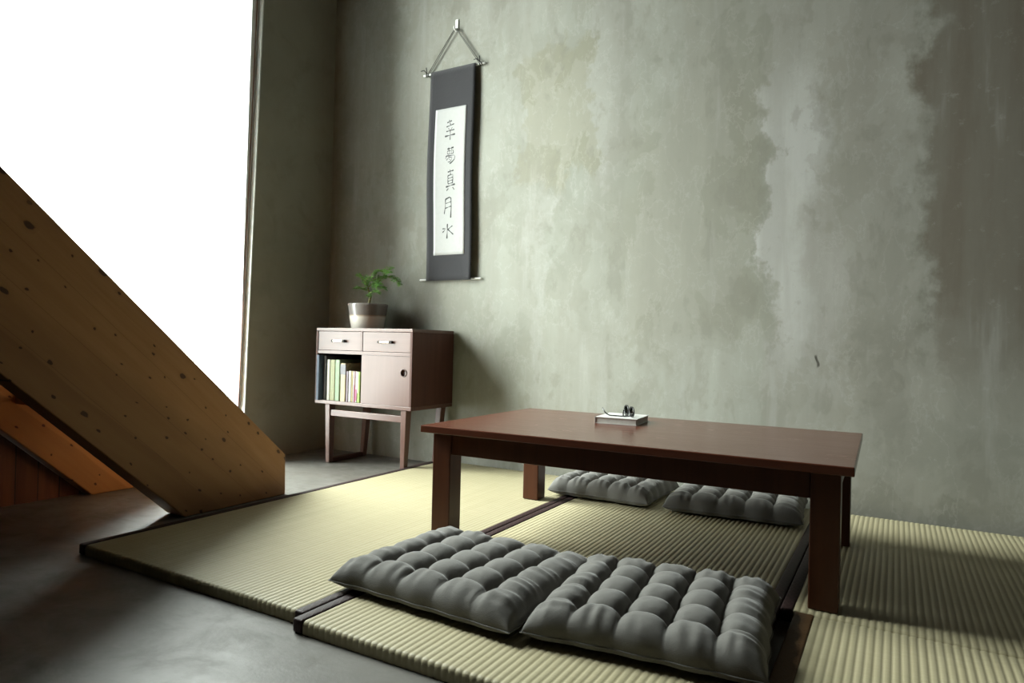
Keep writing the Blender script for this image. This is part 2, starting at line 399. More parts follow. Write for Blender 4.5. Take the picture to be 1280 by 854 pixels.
# ------------------------------------------------------------------ slanted timbers on the left
A0 = R(42.2); dY, dZ = -math.cos(A0), math.sin(A0); SL = math.tan(A0)
stair = thing('staircase', 'timber staircase climbing to the left before the window, broad knotty pine stringer in front', 'staircase', (.36, -1.335, 0))
def stringer(x0, x1, mat):
    top = 2.93
    poly = [(-1.335, .001), (-.893, .001), (-.897, .163), (-.897-(top-.163)/SL, top), (-1.335-top/SL, top)]
    b = bmesh.new(); prism(b, poly, x0, x1, 'x', .004)
    # local x runs up the grain, local y across the width, local z across the face
    d = Vector((0, dY, dZ)); n = Vector((0, math.sin(A0), math.cos(A0))); w = n.cross(d)
    mt = Matrix((d, w, n)).transposed().to_4x4(); mt.translation = Vector((x0, -1.335, 0))
    b.transform(mt.inverted())
    o = link('stringer', b, mat, stair)
    o.matrix_local = Matrix.Translation(-Vector(stair.location)) @ mt
    return o
stringer(.60, .70, M['pine'])['label'] = 'broad knotty pine stringer in front'
stringer(.03, .12, M['pine_rear'])['label'] = 'orange-toned rear stringer'
for k in range(12):  # unseen treads, added to block window light between the stringers
    zt = .41+k*.21; yc = -1.335-(zt-.26)/SL+.03
    b = bmesh.new(); box(b, .1205-.36, .5995-.36, yc-.14+1.335, yc+.14+1.335, zt-.035, zt, .003); link('tread', b, M['pine_tread'], stair)
bm = bmesh.new(); sl = math.tan(A0); yl = -2.35
yy = -1.338
while yy > yl:
    y2 = yy-.075
    prism(bm, [(yy, .0008), (yy, max(.002, (-1.335-yy)*sl-.0008)), (y2, (-1.335-y2)*sl-.0008), (y2, .0008)], .034, .058, 'x', 0)
    yy = y2
tag(link('plank_panel', bm, M['planks']), 'dark reddish-brown vertical plank panel filling the triangle under the rear stair stringer', 'panel')

# ------------------------------------------------------------------ tatami
def tatami(label, x0, x1, y0, y1, bl=True, br=True, bmat='border', surf='tatami', th=.030, bw=.028, bwl=None):
    root = thing('tatami_mat', label, 'straw mat', ((x0+x1)/2, (y0+y1)/2, 0), 0, 'straw mats on the floor')
    w, l = (x1-x0)/2, (y1-y0)/2; bwl = bwl or bw
    a = -w+(bwl if bl else 0); b = w-(bw if br else 0)
    nr = max(1, round((b-a)/.0156)); per = (b-a)/nr; K = 6
    prof = []
    for i in range(nr):
        for k in range(K): prof.append((a+per*(i+k/K), .0020*(math.sin(PI*k/K)**.6)))
    prof.append((b, 0.))
    base = th-.0020; r = .009
    path = [((-1), l, .0008, 0)]
    P = [(l-.0005, .001, (1, 0)), (l-.0005, base-r, (1, 0))]
    for k in range(1, 4): g = k/4*PI/2; P.append((l-r+r*math.cos(g)-.0005, base-r+r*math.sin(g), (math.cos(g), math.sin(g))))
    ny = 10
    for k in range(ny+1): P.append((l-r-(2*l-2*r)*k/ny, base, (0, 1)))
    for k in range(1, 4): g = k/4*PI/2; P.append((-l+r-r*math.sin(g), base-r+r*math.cos(g), (-math.sin(g), math.cos(g))))
    P.append((-l, base-r, (-1, 0))); P.append((-l, .001, (-1, 0)))
    m = bmesh.new(); rows = []
    for (py, pz, nn) in P:
        # keep the ridges from swelling past the mat's own outline at the back edge
        rows.append([m.verts.new((x, py+nn[0]*h*(.6 if nn[0] < 0 else 0), pz+nn[1]*h)) for x, h in prof])
    for r0, r1 in zip(rows, rows[1:]):
        for i in range(len(prof)-1): m.faces.new((r0[i], r0[i+1], r1[i+1], r1[i]))
    m.faces.new(rows[0]); 
    link('woven_surface', m, M[surf], root, True)
    for on, e0, e1 in ((bl, -w, -w+bwl), (br, w-bw, w)):
        if not on: continue
        m = bmesh.new(); box(m, e0, e1, -l-.003, l-.0005, .0008, th+.0012, .005, 3)
        link('cloth_border', m, M[bmat], root, True)
    return root
tatami('straw mat nearest the window, its side against the foot of the stair', .818, 1.719, -1.745, 0.0)
tatami('straw mat in the middle, lying under the table and both pairs of cushions', 1.721, 2.611, -1.777, 0.0)
tatami('straw mat against the wall at the right, beneath the dark table legs', 2.6125, 3.512, -1.122, 0.0)
tatami('straw mat in the near right corner, brown cloth edge beside the cushion', 2.645, 3.54, -2.02, -1.126, True, True, 'border_b', 'tatami', .030, .03, .042)

# ------------------------------------------------------------------ low table
MAT = .030
tb = thing('low_table', 'long low reddish-brown wooden table standing across the straw mats', 'table', (2.158, -.768, MAT), R(1.0))
TW, TD, TT = .598, .367, .3445
bm = bmesh.new(); box(bm, -TW, TW, -TD, TD, TT-.022, TT, .0025); link('tabletop', bm, M['table'], tb)
LS = .065; LX, LY = TW-.028, TD-.030
for sx in (-1, 1):
    for sy in (-1, 1):
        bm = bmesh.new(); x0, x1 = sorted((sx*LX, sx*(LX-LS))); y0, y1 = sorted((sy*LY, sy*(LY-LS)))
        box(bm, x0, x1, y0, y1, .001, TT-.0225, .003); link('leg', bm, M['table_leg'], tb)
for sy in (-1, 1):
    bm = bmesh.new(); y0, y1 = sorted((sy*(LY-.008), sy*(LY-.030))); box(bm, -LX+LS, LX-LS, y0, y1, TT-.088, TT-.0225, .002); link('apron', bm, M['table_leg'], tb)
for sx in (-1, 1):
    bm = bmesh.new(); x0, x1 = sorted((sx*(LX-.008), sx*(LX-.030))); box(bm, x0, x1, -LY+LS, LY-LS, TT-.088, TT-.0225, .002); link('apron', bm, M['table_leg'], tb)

# book on the table
TZ = MAT+TT+.0003
def flat_book(label, loc, rz, w, d, h):
    t = thing('book', label, 'book', loc, rz)
    b = bmesh.new(); c = .0016
    box(b, -w/2, w/2, -d/2, d/2, 0, c); box(b, -w/2, w/2, -d/2, d/2, h-c, h); box(b, -w/2, -w/2+c, -d/2, d/2, 0, h)
    link('cover', b, M['white'], t)
    b = bmesh.new(); box(b, -w/2+c, w/2-.003, -d/2+.002, d/2-.002, c, h-c); link('page_block', b, M['page'], t)
    return t
flat_book('thick white book lying on the tabletop under a pair of glasses', (2.030, -.628, TZ), R(5), .142, .170, .021)
# eyeglasses resting upside down on it
g = thing('eyeglasses', 'black-rimmed eyeglasses resting on the white book on the table', 'glasses', (2.055, -.632, TZ+.0213), R(126))
def ring(cx, rw, rh, n=28):
    return [(cx+rw*math.copysign(abs(math.cos(a))**.8, math.cos(a)), 0, .018+rh*math.copysign(abs(math.sin(a))**.85, math.sin(a))) for a in [2*PI*k/n for k in range(n)]]
for s in (-1, 1):
    b = bmesh.new(); tube(b, ring(s*.031, .0245, .0163), .0026, 6, True); rm = link('rim', b, M['black'], g, True)
    b = bmesh.new(); f = [b.verts.new((x, y, z)) for x, y, z in ring(s*.031, .0235, .0153)]; b.faces.new(f)
    ex = bmesh.ops.extrude_face_region(b, geom=b.faces[:]); bmesh.ops.translate(b, verts=[v for v in ex['geom'] if isinstance(v, bmesh.types.BMVert)], vec=(0, .001, 0))
    link('lens', b, M['lens'], rm)
    b = bmesh.new()
    dx_, dy_ = (.70, .71) if s < 0 else (-.97, .25)
    tube(b, [(s*.057, .001, .010)]+[(s*.060+dx_*q, .005+dy_*q, z) for q, z in ((.003, .007), (.045, .0035), (.088, .003), (.104, .010), (.116, .026))], [.0020, .0020, .0019, .0019, .0022, .0020], 6)
    link('temple', b, M['black'], g, True)
b = bmesh.new(); tube(b, [(-.007, 0, .014), (-.003, -.001, .011), (.003, -.001, .011), (.007, 0, .014)], .0017, 6); link('bridge', b, M['black'], g, True)

# ------------------------------------------------------------------ tufted cushions
def cushion(label, loc, rz, sx, sy, seed, T=.062):
    root = thing('floor_cushion', label, 'cushion', loc, rz, 'tufted floor cushions')
    N = 130; zs = .022; off = Vector((seed*7.3, seed*3.1, 0))
    def outline(u, v):
        # pulled-in sides between pointed corners, scalloped by the tufting
        a = 1-.035*(1-v*v)+.008*math.cos(PI*5*v)*(1-abs(v)**6); b = 1-.035*(1-u*u)+.008*math.cos(PI*5*u)*(1-abs(u)**6)
        x, y = u*a*sx/2, v*b*sy/2
        nz = mnoise.noise_vector(Vector((x*9, y*9, seed)))*.004
        return x+nz.x, y+nz.y
    def dome(c):
        s = (c*2.5+2.5) % 1*2-1
        return max(0., 1-abs(s)**2.2)**.55
    def height(u, v, x, y):
        e = (max(0., 1-abs(u)**8)*max(0., 1-abs(v)**8))**.5
        du, dv = dome(u), dome(v)
        if abs(u) > .8: du = du+(1-du)*1
        if abs(v) > .8: dv = dv+(1-dv)*1
        # the creases relax towards the outer seams
        fu = max(0., (abs(v)-.62)/.38); fv = max(0., (abs(u)-.62)/.38)
        du = du+(1-du)*.70*fu**.8; dv = dv+(1-dv)*.70*fv**.8
        p = .46+.54*du*(.30+.70*dv)
        tuft = 0
        for a in (-.6, -.2, .2, .6):
            for b in (-.6, -.2, .2, .6):
                r2 = ((u-a)**2+(v-b)**2)/.0042
                if r2 < 9: tuft = max(tuft, math.exp(-r2))
        h = T*e*p*(1-.40*tuft)
        # pull lines running from the outer tufts to the seams
        wr = mnoise.noise(Vector((x*26, y*26, seed+4)))*.0016+mnoise.noise(Vector((x*70, y*70, seed)))*.0006
        eu = max(0, abs(u)-.62)/.38; ev = max(0, abs(v)-.62)/.38
        wr += .0075*eu*(1-eu**4)*math.sin(v*46+3*mnoise.noise(Vector((y*14, seed, 0))))*max(0, mnoise.noise(Vector((y*16, seed+u, 2)))+.35)
        wr += .0075*ev*(1-ev**4)*math.sin(u*46+3*mnoise.noise(Vector((x*14, seed, 5))))*max(0, mnoise.noise(Vector((x*16, seed+v, 7)))+.35)
        return zs+h+wr*e
    m = bmesh.new()
    def par(i):
        c = -1+2*i/N
        return math.sin(c*PI/2)*.35+c*.65
    top = {}; bot = {}
    for i in range(N+1):
        for j in range(N+1):
            u, v = par(i), par(j); x, y = outline(u, v)
            edge = i in (0, N) or j in (0, N)
            zt = zs if edge else height(u, v, x, y)
            top[i, j] = m.verts.new((x, y, zt))
            if edge: bot[i, j] = top[i, j]
    for i in range(1, N):
        for j in range(1, N):
            if i % 4 == 0 or 1:
                u, v = par(i), par(j); x, y = outline(u, v)
                e = (max(0., 1-abs(u)**10)*max(0., 1-abs(v)**10))**.5
                bot[i, j] = m.verts.new((x, y, .0012+(zs-.0012)*(1-e)))
    for i in range(N):
        for j in range(N):
            m.faces.new((top[i, j], top[i+1, j], top[i+1, j+1], top[i, j+1]))
            q = (bot[i, j], bot[i, j+1], bot[i+1, j+1], bot[i+1, j])
            try: m.faces.new(q)
            except ValueError: pass
    link('padded_cover', m, M['fabric'], root, True)
    per = []
    for i in range(0, N, 2): per.append(outline(par(i), -1))
    for i in range(0, N, 2): per.append(outline(1, par(i)))
    for i in range(N, 0, -2): per.append(outline(par(i), 1))
    for i in range(N, 0, -2): per.append(outline(-1, par(i)))
    m = bmesh.new(); tube(m, [(x*1.001, y*1.001, zs) for x, y in per], .0016, 6, True)
    link('seam', m, M['piping'], root, True)
    return root
cz = MAT+.0012
cushion('grey tufted cushion in the foreground, its corner over the maroon mat border', (1.930, -1.408, cz), R(-2.5), .515, .440, 1)
cushion('grey tufted cushion in the foreground, nearer the dark front table leg', (2.402, -1.372, cz), R(6.0), .468, .45, 2)
cushion('grey tufted cushion by the wall under the table, its tip beside the maroon mat border', (1.848, -.205, cz), R(-1), .42, .39, 3)
cushion('grey tufted cushion by the wall under the table, near its dark rear leg', (2.330, -.187, cz), R(4), .470, .405, 4)

# ------------------------------------------------------------------ cabinet
cab = thing('cabinet', 'small reddish teak cabinet on looped legs against the wall, books inside', 'cabinet', (.55, -.13, 0))
OX, OY = .55, -.13
X0, X1, Y0, Y1, Z0, Z1 = .236-OX, .862-OX, -.30-OY, .038-OY, .303, .691
bm = bmesh.new()
box(bm, X0, X1, Y0, Y1, Z1-.016, Z1, .002); link('top_panel', bm, M['cab'], cab)
bm = bmesh.new(); box(bm, X0, X1, Y0, Y1, Z0, Z0+.018, .002); link('bottom_panel', bm, M['cab'], cab)
for xa, xb in ((X0, X0+.013), (X1-.013, X1)):
    bm = bmesh.new(); box(bm, xa, xb, Y0, Y1, Z0+.018, Z1-.016, .001); link('side_panel', bm, M['cab_side'], cab)
bm = bmesh.new(); box(bm, X0+.013, X1-.013, Y1-.012, Y1-.004, Z0+.018, Z1-.016); link('back_panel', bm, M['cab_in'], cab)
bm = bmesh.new(); box(bm, X0+.013, X1-.013, Y0+.001, Y1-.012, .560, .577, .001)
box(bm, .541-OX, .550-OX, Y0+.001, Y1-.012, .577, Z1-.016, .001); link('divider_rail', bm, M['cab'], cab)
for xa, xb in ((.2505, .5395), (.5515, .8475)):
    bm = bmesh.new(); xa -= OX; xb -= OX
    box(bm, xa, xb, Y0+.003, Y0+.020, .5785, .6735, .0012); box(bm, xa+.008, xb-.008, Y0+.020, Y1-.03, .582, .650)
    dw = link('drawer', bm, M['cab'], cab)
    hx = (xa+xb)/2+.001; hz = .6255
    bm = bmesh.new()
    box(bm, hx-.031, hx+.031, Y0-.015, Y0-.009, hz-.0055, hz+.0055, .0025)
    hd = link('pull_handle', bm, M['brass'], dw); hd['label'] = 'pale brass bow handle'
    for s in (-1, 1):
        bm = bmesh.new(); tube(bm, [(hx+s*.037, Y0+.002, hz), (hx+s*.037, Y0-.013, hz)], .0068, 12); q = link('handle_post', bm, M['darkhole'], dw); q['label'] = 'dark handle post'
# sliding door with a round finger hole
dx0, dx1, dz0, dz1 = .545-OX, .848-OX, Z0+.0185, .5595
bm = bmesh.new(); yd = Y0+.004
rect = [bm.verts.new((x, yd, z)) for x, z in ((dx0, dz0), (dx1, dz0), (dx1, dz1), (dx0, dz1))]
hcx, hcz, hr = .811-OX, .481, .0175; NH = 28
circ = [bm.verts.new((hcx+hr*math.cos(2*PI*k/NH), yd, hcz+hr*math.sin(2*PI*k/NH))) for k in range(NH)]
ed = [bm.edges.new((rect[k], rect[(k+1) % 4])) for k in range(4)]+[bm.edges.new((circ[k], circ[(k+1) % NH])) for k in range(NH)]
bmesh.ops.triangle_fill(bm, edges=ed, use_beauty=True)
back = [bm.verts.new((v.co.x, yd+.012, v.co.z)) for v in rect]; cb = [bm.verts.new((v.co.x, yd+.010, v.co.z)) for v in circ]
for k in range(4): bm.faces.new((rect[k], rect[(k+1) % 4], back[(k+1) % 4], back[k]))
bm.faces.new(back)
for k in range(NH): bm.faces.new((circ[k], circ[(k+1) % NH], cb[(k+1) % NH], cb[k]))
bm.faces.new(cb)
door = link('sliding_door', bm, M['cab_v'], cab)
bm = bmesh.new(); tube(bm, [(hcx+hr*math.cos(2*PI*k/NH), yd-.0005, hcz+hr*math.sin(2*PI*k/NH)) for k in range(NH)], .0022, 8, True); link('finger_hole_rim', bm, M['cab_in'], door, True)
# looped leg frames
for s, (fx0_, fx1_, gx0, gx1) in ((-1, (.302, .335, .304, .330)), (1, (.795, .830, .789, .8145))):
    fx0_ -= OX; fx1_ -= OX; gx0 -= OX; gx1 -= OX
    bm = bmesh.new(); frust(bm, (gx0, gx1, -.283-OY, -.255-OY, .001), (fx0_, fx1_, -.293-OY, -.252-OY, Z0-.0005), .003); link('leg', bm, M['cab_v'], cab)
    bm = bmesh.new(); frust(bm, (gx0, gx1, -.030-OY, -.002-OY, .001), (fx0_, fx1_, -.010-OY, .030-OY, Z0-.0005), .003); link('leg', bm, M['cab_v'], cab)
    bm = bmesh.new(); box(bm, gx0, gx1, -.2555-OY, -.0295-OY, .001, .024, .002); link('floor_rail', bm, M['cab_side'], cab)
for ya, yb in ((-.286, -.262),):
    bm = bmesh.new(); box(bm, .334-OX, .799-OX, ya-OY, yb-OY, .243, .275, .002); link('stretcher', bm, M['cab'], cab)

# ------------------------------------------------------------------ books in the cabinet
BZ = Z0+.0185
def colr(name, c): return plain(name, c, .55, .35, .07, 60, .1)
def book(label, x0, x1, ztop, yf_, depth, c, band=None):
    t = thing('book', label, 'book', ((x0+x1)/2, yf_, BZ), 0, 'books in the cabinet')
    w = (x1-x0-.0006)/2; h = ztop-BZ; cth = min(.0018, w*.25); cm = colr('book_cloth', tuple(x*.50 for x in c))
    b = bmesh.new()
    r = min(.004, w*.45)
    prism(b, [(-w, r), (-w+r*.4, r*.25), (-w+r, 0), (w-r, 0), (w-r*.4, r*.25), (w, r)], 0, h, 'z')
    box(b, -w, -w+cth, r, depth, 0, h); box(b, w-cth, w, r, depth, 0, h)
    link('cover', b, cm, t)
    b = bmesh.new(); box(b, -w+cth, w-cth, r, depth-.003, .002, h-.003); link('page_block', b, M['page'], t)
    if band:
        bc, za, zb, xa, xb = band
        b = bmesh.new(); box(b, -w+2*w*xa, -w+2*w*xb, -.0006, .0002+r, h*za, h*zb); link('spine_label', b, colr('spine_print', tuple(x*.50 for x in bc)), t)
    return t
book('tall slate-blue book at the left end of the cabinet row, jutting out', .2505, .2710, .552, -.310, .20, (.13, .19, .27))
book('tall thin grey book right next to the slate-blue one', .2775, .2945, .546, -.285, .19, (.19, .20, .22))
book('thick white-spined book between the thin grey one and the olive one', .3050, .3265, .529, -.288, .18, (.80, .82, .70))
book('pale olive book beside the thick white-spined one', .3270, .3605, .529, -.288, .18, (.50, .52, .29))
book('mint green book just right of the pale olive one', .3612, .3925, .530, -.288, .18, (.44, .60, .38))
book('cream book with a grey block at the top of its spine', .3980, .4330, .513, -.288, .16, (.80, .67, .42), ((.33, .33, .36), .70, .97, 0, 1))
tb_ = book('golden brown book standing behind the row of small paperbacks', .4365, .5400, .514, -.168, .11, (.17, .095, .025))
for lab, xa, xb, zt, c, band in (
    ('lavender-grey paperback, leftmost in the short row', .4360, .4520, .474, (.33, .26, .31), None),
    ('wide white paperback in the short row next to the lavender-grey one', .4526, .4720, .477, (.80, .80, .70), None),
    ('slim mustard-yellow paperback between two white spines', .4726, .4815, .477, (.62, .50, .22), None),
    ('slim white paperback between the mustard-yellow and the pink', .4821, .4895, .477, (.82, .79, .74), None),
    ('slim pink and dark red paperback in the short row', .4901, .4985, .477, (.50, .12, .20), ((.75, .62, .62), .55, .98, .1, .6)),
    ('white paperback with a magenta foot, left of the lime one', .4991, .5100, .476, (.80, .78, .74), ((.70, .16, .36), .06, .42, .1, .9)),
    ('lime green paperback at the right end of the short row', .5106, .5300, .475, (.42, .62, .14), ((.80, .84, .66), .30, .99, .02, .40))):
    book(lab, xa, xb, zt, -.287, .105, c, band)

# ------------------------------------------------------------------ potted plant
PX, PY, PZ = .421, -.122, Z1+.0005
pl = thing('potted_plant', 'small fine-leaved green bonsai in a two-tone glazed pot on the cabinet', 'plant', (PX, PY, PZ))
bm = bmesh.new()
lathe(bm, [(0, .001), (.080, .001), (.084, .004), (.094, .066), (.103, .124), (.1035, .130), (.100, .132), (.096, .129), (.092, .112), (0, .110)], 56)
link('pot', bm, M['pot'], pl, True)
bm = bmesh.new(); lathe(bm, [(0, .122), (.03, .121), (.07, .119), (.0915, .116), (.0915, .111), (0, .1105)], 40); link('soil', bm, M['soil'], pl, True)
random.seed(11)
def L(x, z, y=0): return Vector((x-PX, y, z-PZ))
bm = bmesh.new()
tr = [L(.424, .812), L(.430, .835), L(.441, .86, -.004), L(.434, .878, -.004), L(.421, .895, .0), L(.416, .912, .004)]
tube(bm, tr, [.0075, .0065, .006, .0055, .005, .0042], 8)
limbs = [
    [L(.416, .912, .004), L(.40, .94), L(.372, .962), L(.344, .977)],
    [L(.421, .895), L(.40, .903, -.03), L(.378, .904, -.045)],
    [L(.416, .912, .004), L(.44, .930, .01), L(.475, .938, .015), L(.50, .962, .02), L(.515, .99, .02), L(.555, 1.012, .02)],
    [L(.50, .962, .02), L(.545, .968, .03), L(.58, .955, .03), L(.602, .933, .03)],
    [L(.44, .930, .01), L(.49, .915, -.02), L(.55, .903, -.02)],
    [L(.434, .878, -.004), L(.475, .885, -.03), L(.522, .880, -.04)],
    [L(.441, .862, -.004), L(.452, .864, -.035), L(.47, .872, -.05)],
    [L(.416, .912, .004), L(.425, .935, -.03), L(.45, .955, -.04), L(.47, .96, -.04)],
    [L(.515, .99, .02), L(.49, 1.0, .0), L(.465, .985, -.01)],
    [L(.40, .94), L(.43, .952, .03), L(.46, .965, .045)],
    [L(.475, .938, .015), L(.50, .93, -.02), L(.52, .925, -.04)],
    [L(.515, .99, .02), L(.545, .99, -.01), L(.58, .985, -.02)]]
for l_ in limbs: tube(bm, l_, [.0034-.0022*i/(len(l_)-1) for i in range(len(l_))], 6)
link('trunk', bm, M['bark'], pl, True)
bm = bmesh.new()
def leaf(p, d, nrm, ln, wd):
    d = d.normalized(); s = d.cross(nrm); 
    if s.length < 1e-4: return
    s.normalize(); up = s.cross(d)
    pts = [p, p+d*ln*.35+s*wd*.5+up*ln*.06, p+d*ln*.75+s*wd*.38+up*ln*.05, p+d*ln, p+d*ln*.75-s*wd*.38+up*ln*.05, p+d*ln*.35-s*wd*.5+up*ln*.06]
    bm.faces.new([bm.verts.new(q) for q in pts])
def spray(p, d, nrm, ln):
    d = d.normalized(); s = d.cross(nrm).normalized(); n_ = int(ln/.0034)
    for i in range(n_):
        f = i/n_; q = p+d*ln*f+nrm*(-.25*ln*f*f)
        for sg in (-1, 1):
            dd = d*.55+s*sg*.85+Vector((random.uniform(-.25, .25), random.uniform(-.25, .25), random.uniform(-.3, .3)))
            leaf(q, dd, nrm+Vector((random.uniform(-.4, .4), random.uniform(-.4, .4), 0)), random.uniform(.008, .013)*(1-.4*f), random.uniform(.0038, .0058))
for k, l_ in enumerate(limbs):
    seglen = [(b-a).length for a, b in zip(l_, l_[1:])]
    dens = (4, 4, 3, 4, 4, 4, 3, 4, 4, 4, 4, 4)[k]
    for (a, b), sl_ in zip(list(zip(l_, l_[1:]))[(0 if k not in (2, 5) else 1):], seglen[(0 if k not in (2, 5) else 1):]):
        n_ = max(2, int(sl_/.0085))
        for i in range(n_):
            p = a.lerp(b, (i+.5)/n_); d0 = (b-a).normalized()
            for _ in range(dens-1):
                d = d0*.6+Vector((random.uniform(-1, 1), random.uniform(-1, 1), random.uniform(-.35, .55)))
                nrm = Vector((random.uniform(-.4, .4), random.uniform(-.6, .1), 1)).normalized()
                spray(p, d, nrm, random.uniform(.016, .030))
    d0 = (l_[-1]-l_[-2]).normalized()
    for _ in range(4): spray(l_[-1]-d0*.006, d0+Vector((random.uniform(-.5, .5), random.uniform(-.5, .5), random.uniform(-.3, .3))), Vector((random.uniform(-.3, .3), -.4, 1)).normalized(), .022)
link('foliage', bm, M['leaf'], pl)

# ------------------------------------------------------------------ hanging scroll
SX, SY, SZ = .8198, .030, 1.4637
sr = thing('hanging_scroll', 'tall charcoal hanging scroll with white calligraphy paper on the concrete wall', 'scroll', (SX, SY, SZ))
ZT, ZB = .588, -.512; CW = .1415
def sheet_y(x, z):
    f = (ZT-z)/(ZT-ZB); return -.004*math.sin(PI*f)-.006*f*(abs(x)/CW)**4-.002*math.sin(2.2*PI*f+x*6)
def sheet(x0, x1, z0, z1, dy, th, nx=14, nz=40, curve=0):
    b = bmesh.new(); F = {}; K = {}
    for i in range(nx+1):
        for j in range(nz+1):
            z = z0+(z1-z0)*j/nz; x = x0+(x1-x0)*i/nx
            f = (ZT-z)/(ZT-ZB); x += curve*(-.004*math.sin(PI*f)+.004*math.sin(3*PI*f)*.5+.006*f)
            y = sheet_y(x, z)+dy; F[i, j] = b.verts.new((x, y, z)); K[i, j] = b.verts.new((x, y+th, z))
    for i in range(nx):
        for j in range(nz):
            b.faces.new((F[i, j], F[i+1, j], F[i+1, j+1], F[i, j+1])); b.faces.new((K[i, j], K[i, j+1], K[i+1, j+1], K[i+1, j]))
    for i in range(nx):
        b.faces.new((F[i, 0], K[i, 0], K[i+1, 0], F[i+1, 0])); b.faces.new((F[i, nz], F[i+1, nz], K[i+1, nz], K[i, nz]))
    for j in range(nz):
        b.faces.new((F[0, j], F[0, j+1], K[0, j+1], K[0, j])); b.faces.new((F[nx, j], K[nx, j], K[nx, j+1], F[nx, j+1]))
    return b
link('mounting_cloth', sheet(-CW, CW, ZB, ZT, 0, .002, curve=1), M['scroll'], sr, True)
PXo, PXi, PZt, PZb = -.0985, .0955, .380, -.380
pp = link('calligraphy_paper', sheet(-.0985, .0965, PZb, PZt, -.0012, .001, curve=1), M['paper'], sr, True); pp['label'] = 'white calligraphy paper'
STROKES = {'A': [([(-0.0213, 0.3038), (0.0068, 0.3115)], 1.1), ([(-0.0086, 0.3172), (-0.0007, 0.2898)], 0.8), ([(-0.026, 0.2826), (0.0214, 0.2934)], 1), ([(-0.0133, 0.2747), (-0.0026, 0.2599)], 0.7), ([(0.0103, 0.2767), (0.0002, 0.2612)], 0.6), ([(-0.0263, 0.2587), (0.024, 0.2641)], 1), ([(-0.0345, 0.2341), (0.0289, 0.2402)], 1.3), ([(-0.0013, 0.2646), (-0.0012, 0.237), (-0.0023, 0.2133)], 0.8)],
 'B': [([(-0.0166, 0.1665), (0.0214, 0.1725)], 1.3), ([(-0.0085, 0.175), (-0.0057, 0.1601)], 0.7), ([(0.0099, 0.1758), (0.0095, 0.1614)], 0.6), ([(-0.0152, 0.1569), (-0.0176, 0.1484), (-0.0127, 0.1389)], 0.6), ([(-0.0152, 0.1569), (0.0188, 0.1584), (0.0213, 0.1484), (0.0178, 0.141)], 0.6), ([(-0.0049, 0.1569), (-0.0028, 0.1409)], 0.5), ([(0.0074, 0.1573), (0.0078, 0.1415)], 0.5), ([(-0.0135, 0.1397), (0.0185, 0.1409)], 0.6), ([(-0.0262, 0.1257), (-0.021, 0.1317), (0.0245, 0.132), (0.0312, 0.1243), (0.027, 0.1101), (0.0114, 0.0977), (-0.0013, 0.0897)], 0.9), ([(-0.0048, 0.1311), (-0.0132, 0.1163), (-0.0226, 0.1095)], 0.6), ([(-0.0069, 0.1225), (0.0114, 0.1241), (0.0088, 0.11), (-0.0008, 0.0991), (-0.0127, 0.1005)], 0.6), ([(-0.0067, 0.1162), (0.0027, 0.1088)], 0.5), ([(-0.0283, 0.1187), (-0.0207, 0.1216)], 0.6)],
 'C': [([(-0.0119, 0.0475), (0.0238, 0.0543)], 1.2), ([(0.0019, 0.0586), (0.0058, 0.0324)], 0.8), ([(-0.0102, 0.0303), (-0.011, 0.0058), (-0.0089, -0.014)], 0.8), ([(-0.0102, 0.0296), (0.0194, 0.0341), (0.0201, 0.0105), (0.0178, -0.0128)], 0.8), ([(-0.0097, 0.0138), (0.0184, 0.0191)], 0.8), ([(-0.0093, 0.0006), (0.0188, 0.0053)], 0.8), ([(-0.0089, -0.014), (0.0184, -0.0091)], 0.8), ([(-0.0223, -0.0288), (0.0339, -0.0175)], 1.3), ([(-0.0067, -0.0372), (-0.0179, -0.0478)], 1.2), ([(0.0199, -0.0324), (0.029, -0.0452)], 1.1)],
 'D': [([(-0.023, -0.0898), (-0.0244, -0.1359), (-0.0294, -0.1678)], 0.8), ([(-0.0248, -0.0927), (0.0007, -0.0828), (0.011, -0.0882), (0.0137, -0.1314), (0.0113, -0.1897)], 1.2), ([(-0.0204, -0.1135), (0.0125, -0.1064)], 0.8), ([(-0.0234, -0.1383), (0.0131, -0.1291)], 0.9)],
 'E': [([(-0.008, -0.2196), (-0.0078, -0.2582), (-0.0094, -0.2959)], 1.1), ([(-0.0387, -0.2441), (-0.0212, -0.243), (-0.0264, -0.2533), (-0.0372, -0.2632)], 0.9), ([(0.0235, -0.2312), (-0.0048, -0.2486)], 1), ([(-0.0048, -0.2486), (0.0116, -0.2613), (0.0303, -0.2764)], 1.2)],
 'S': [([(0.068, -0.2921), (0.0787, -0.2912)], 0.4), ([(0.0682, -0.3003), (0.079, -0.2994)], 0.4), ([(0.0685, -0.3086), (0.0792, -0.3077)], 0.4), ([(0.0687, -0.3168), (0.0795, -0.3159)], 0.4), ([(0.0733, -0.2909), (0.0735, -0.3275)], 0.4), ([(0.0684, -0.3358), (0.0818, -0.3339)], 0.6), ([(0.0678, -0.3459), (0.0803, -0.3443)], 0.6), ([(0.0755, -0.3336), (0.0745, -0.3589)], 0.6), ([(0.0688, -0.3497), (0.0681, -0.3586), (0.0807, -0.357)], 0.5)]}
random.seed(3)
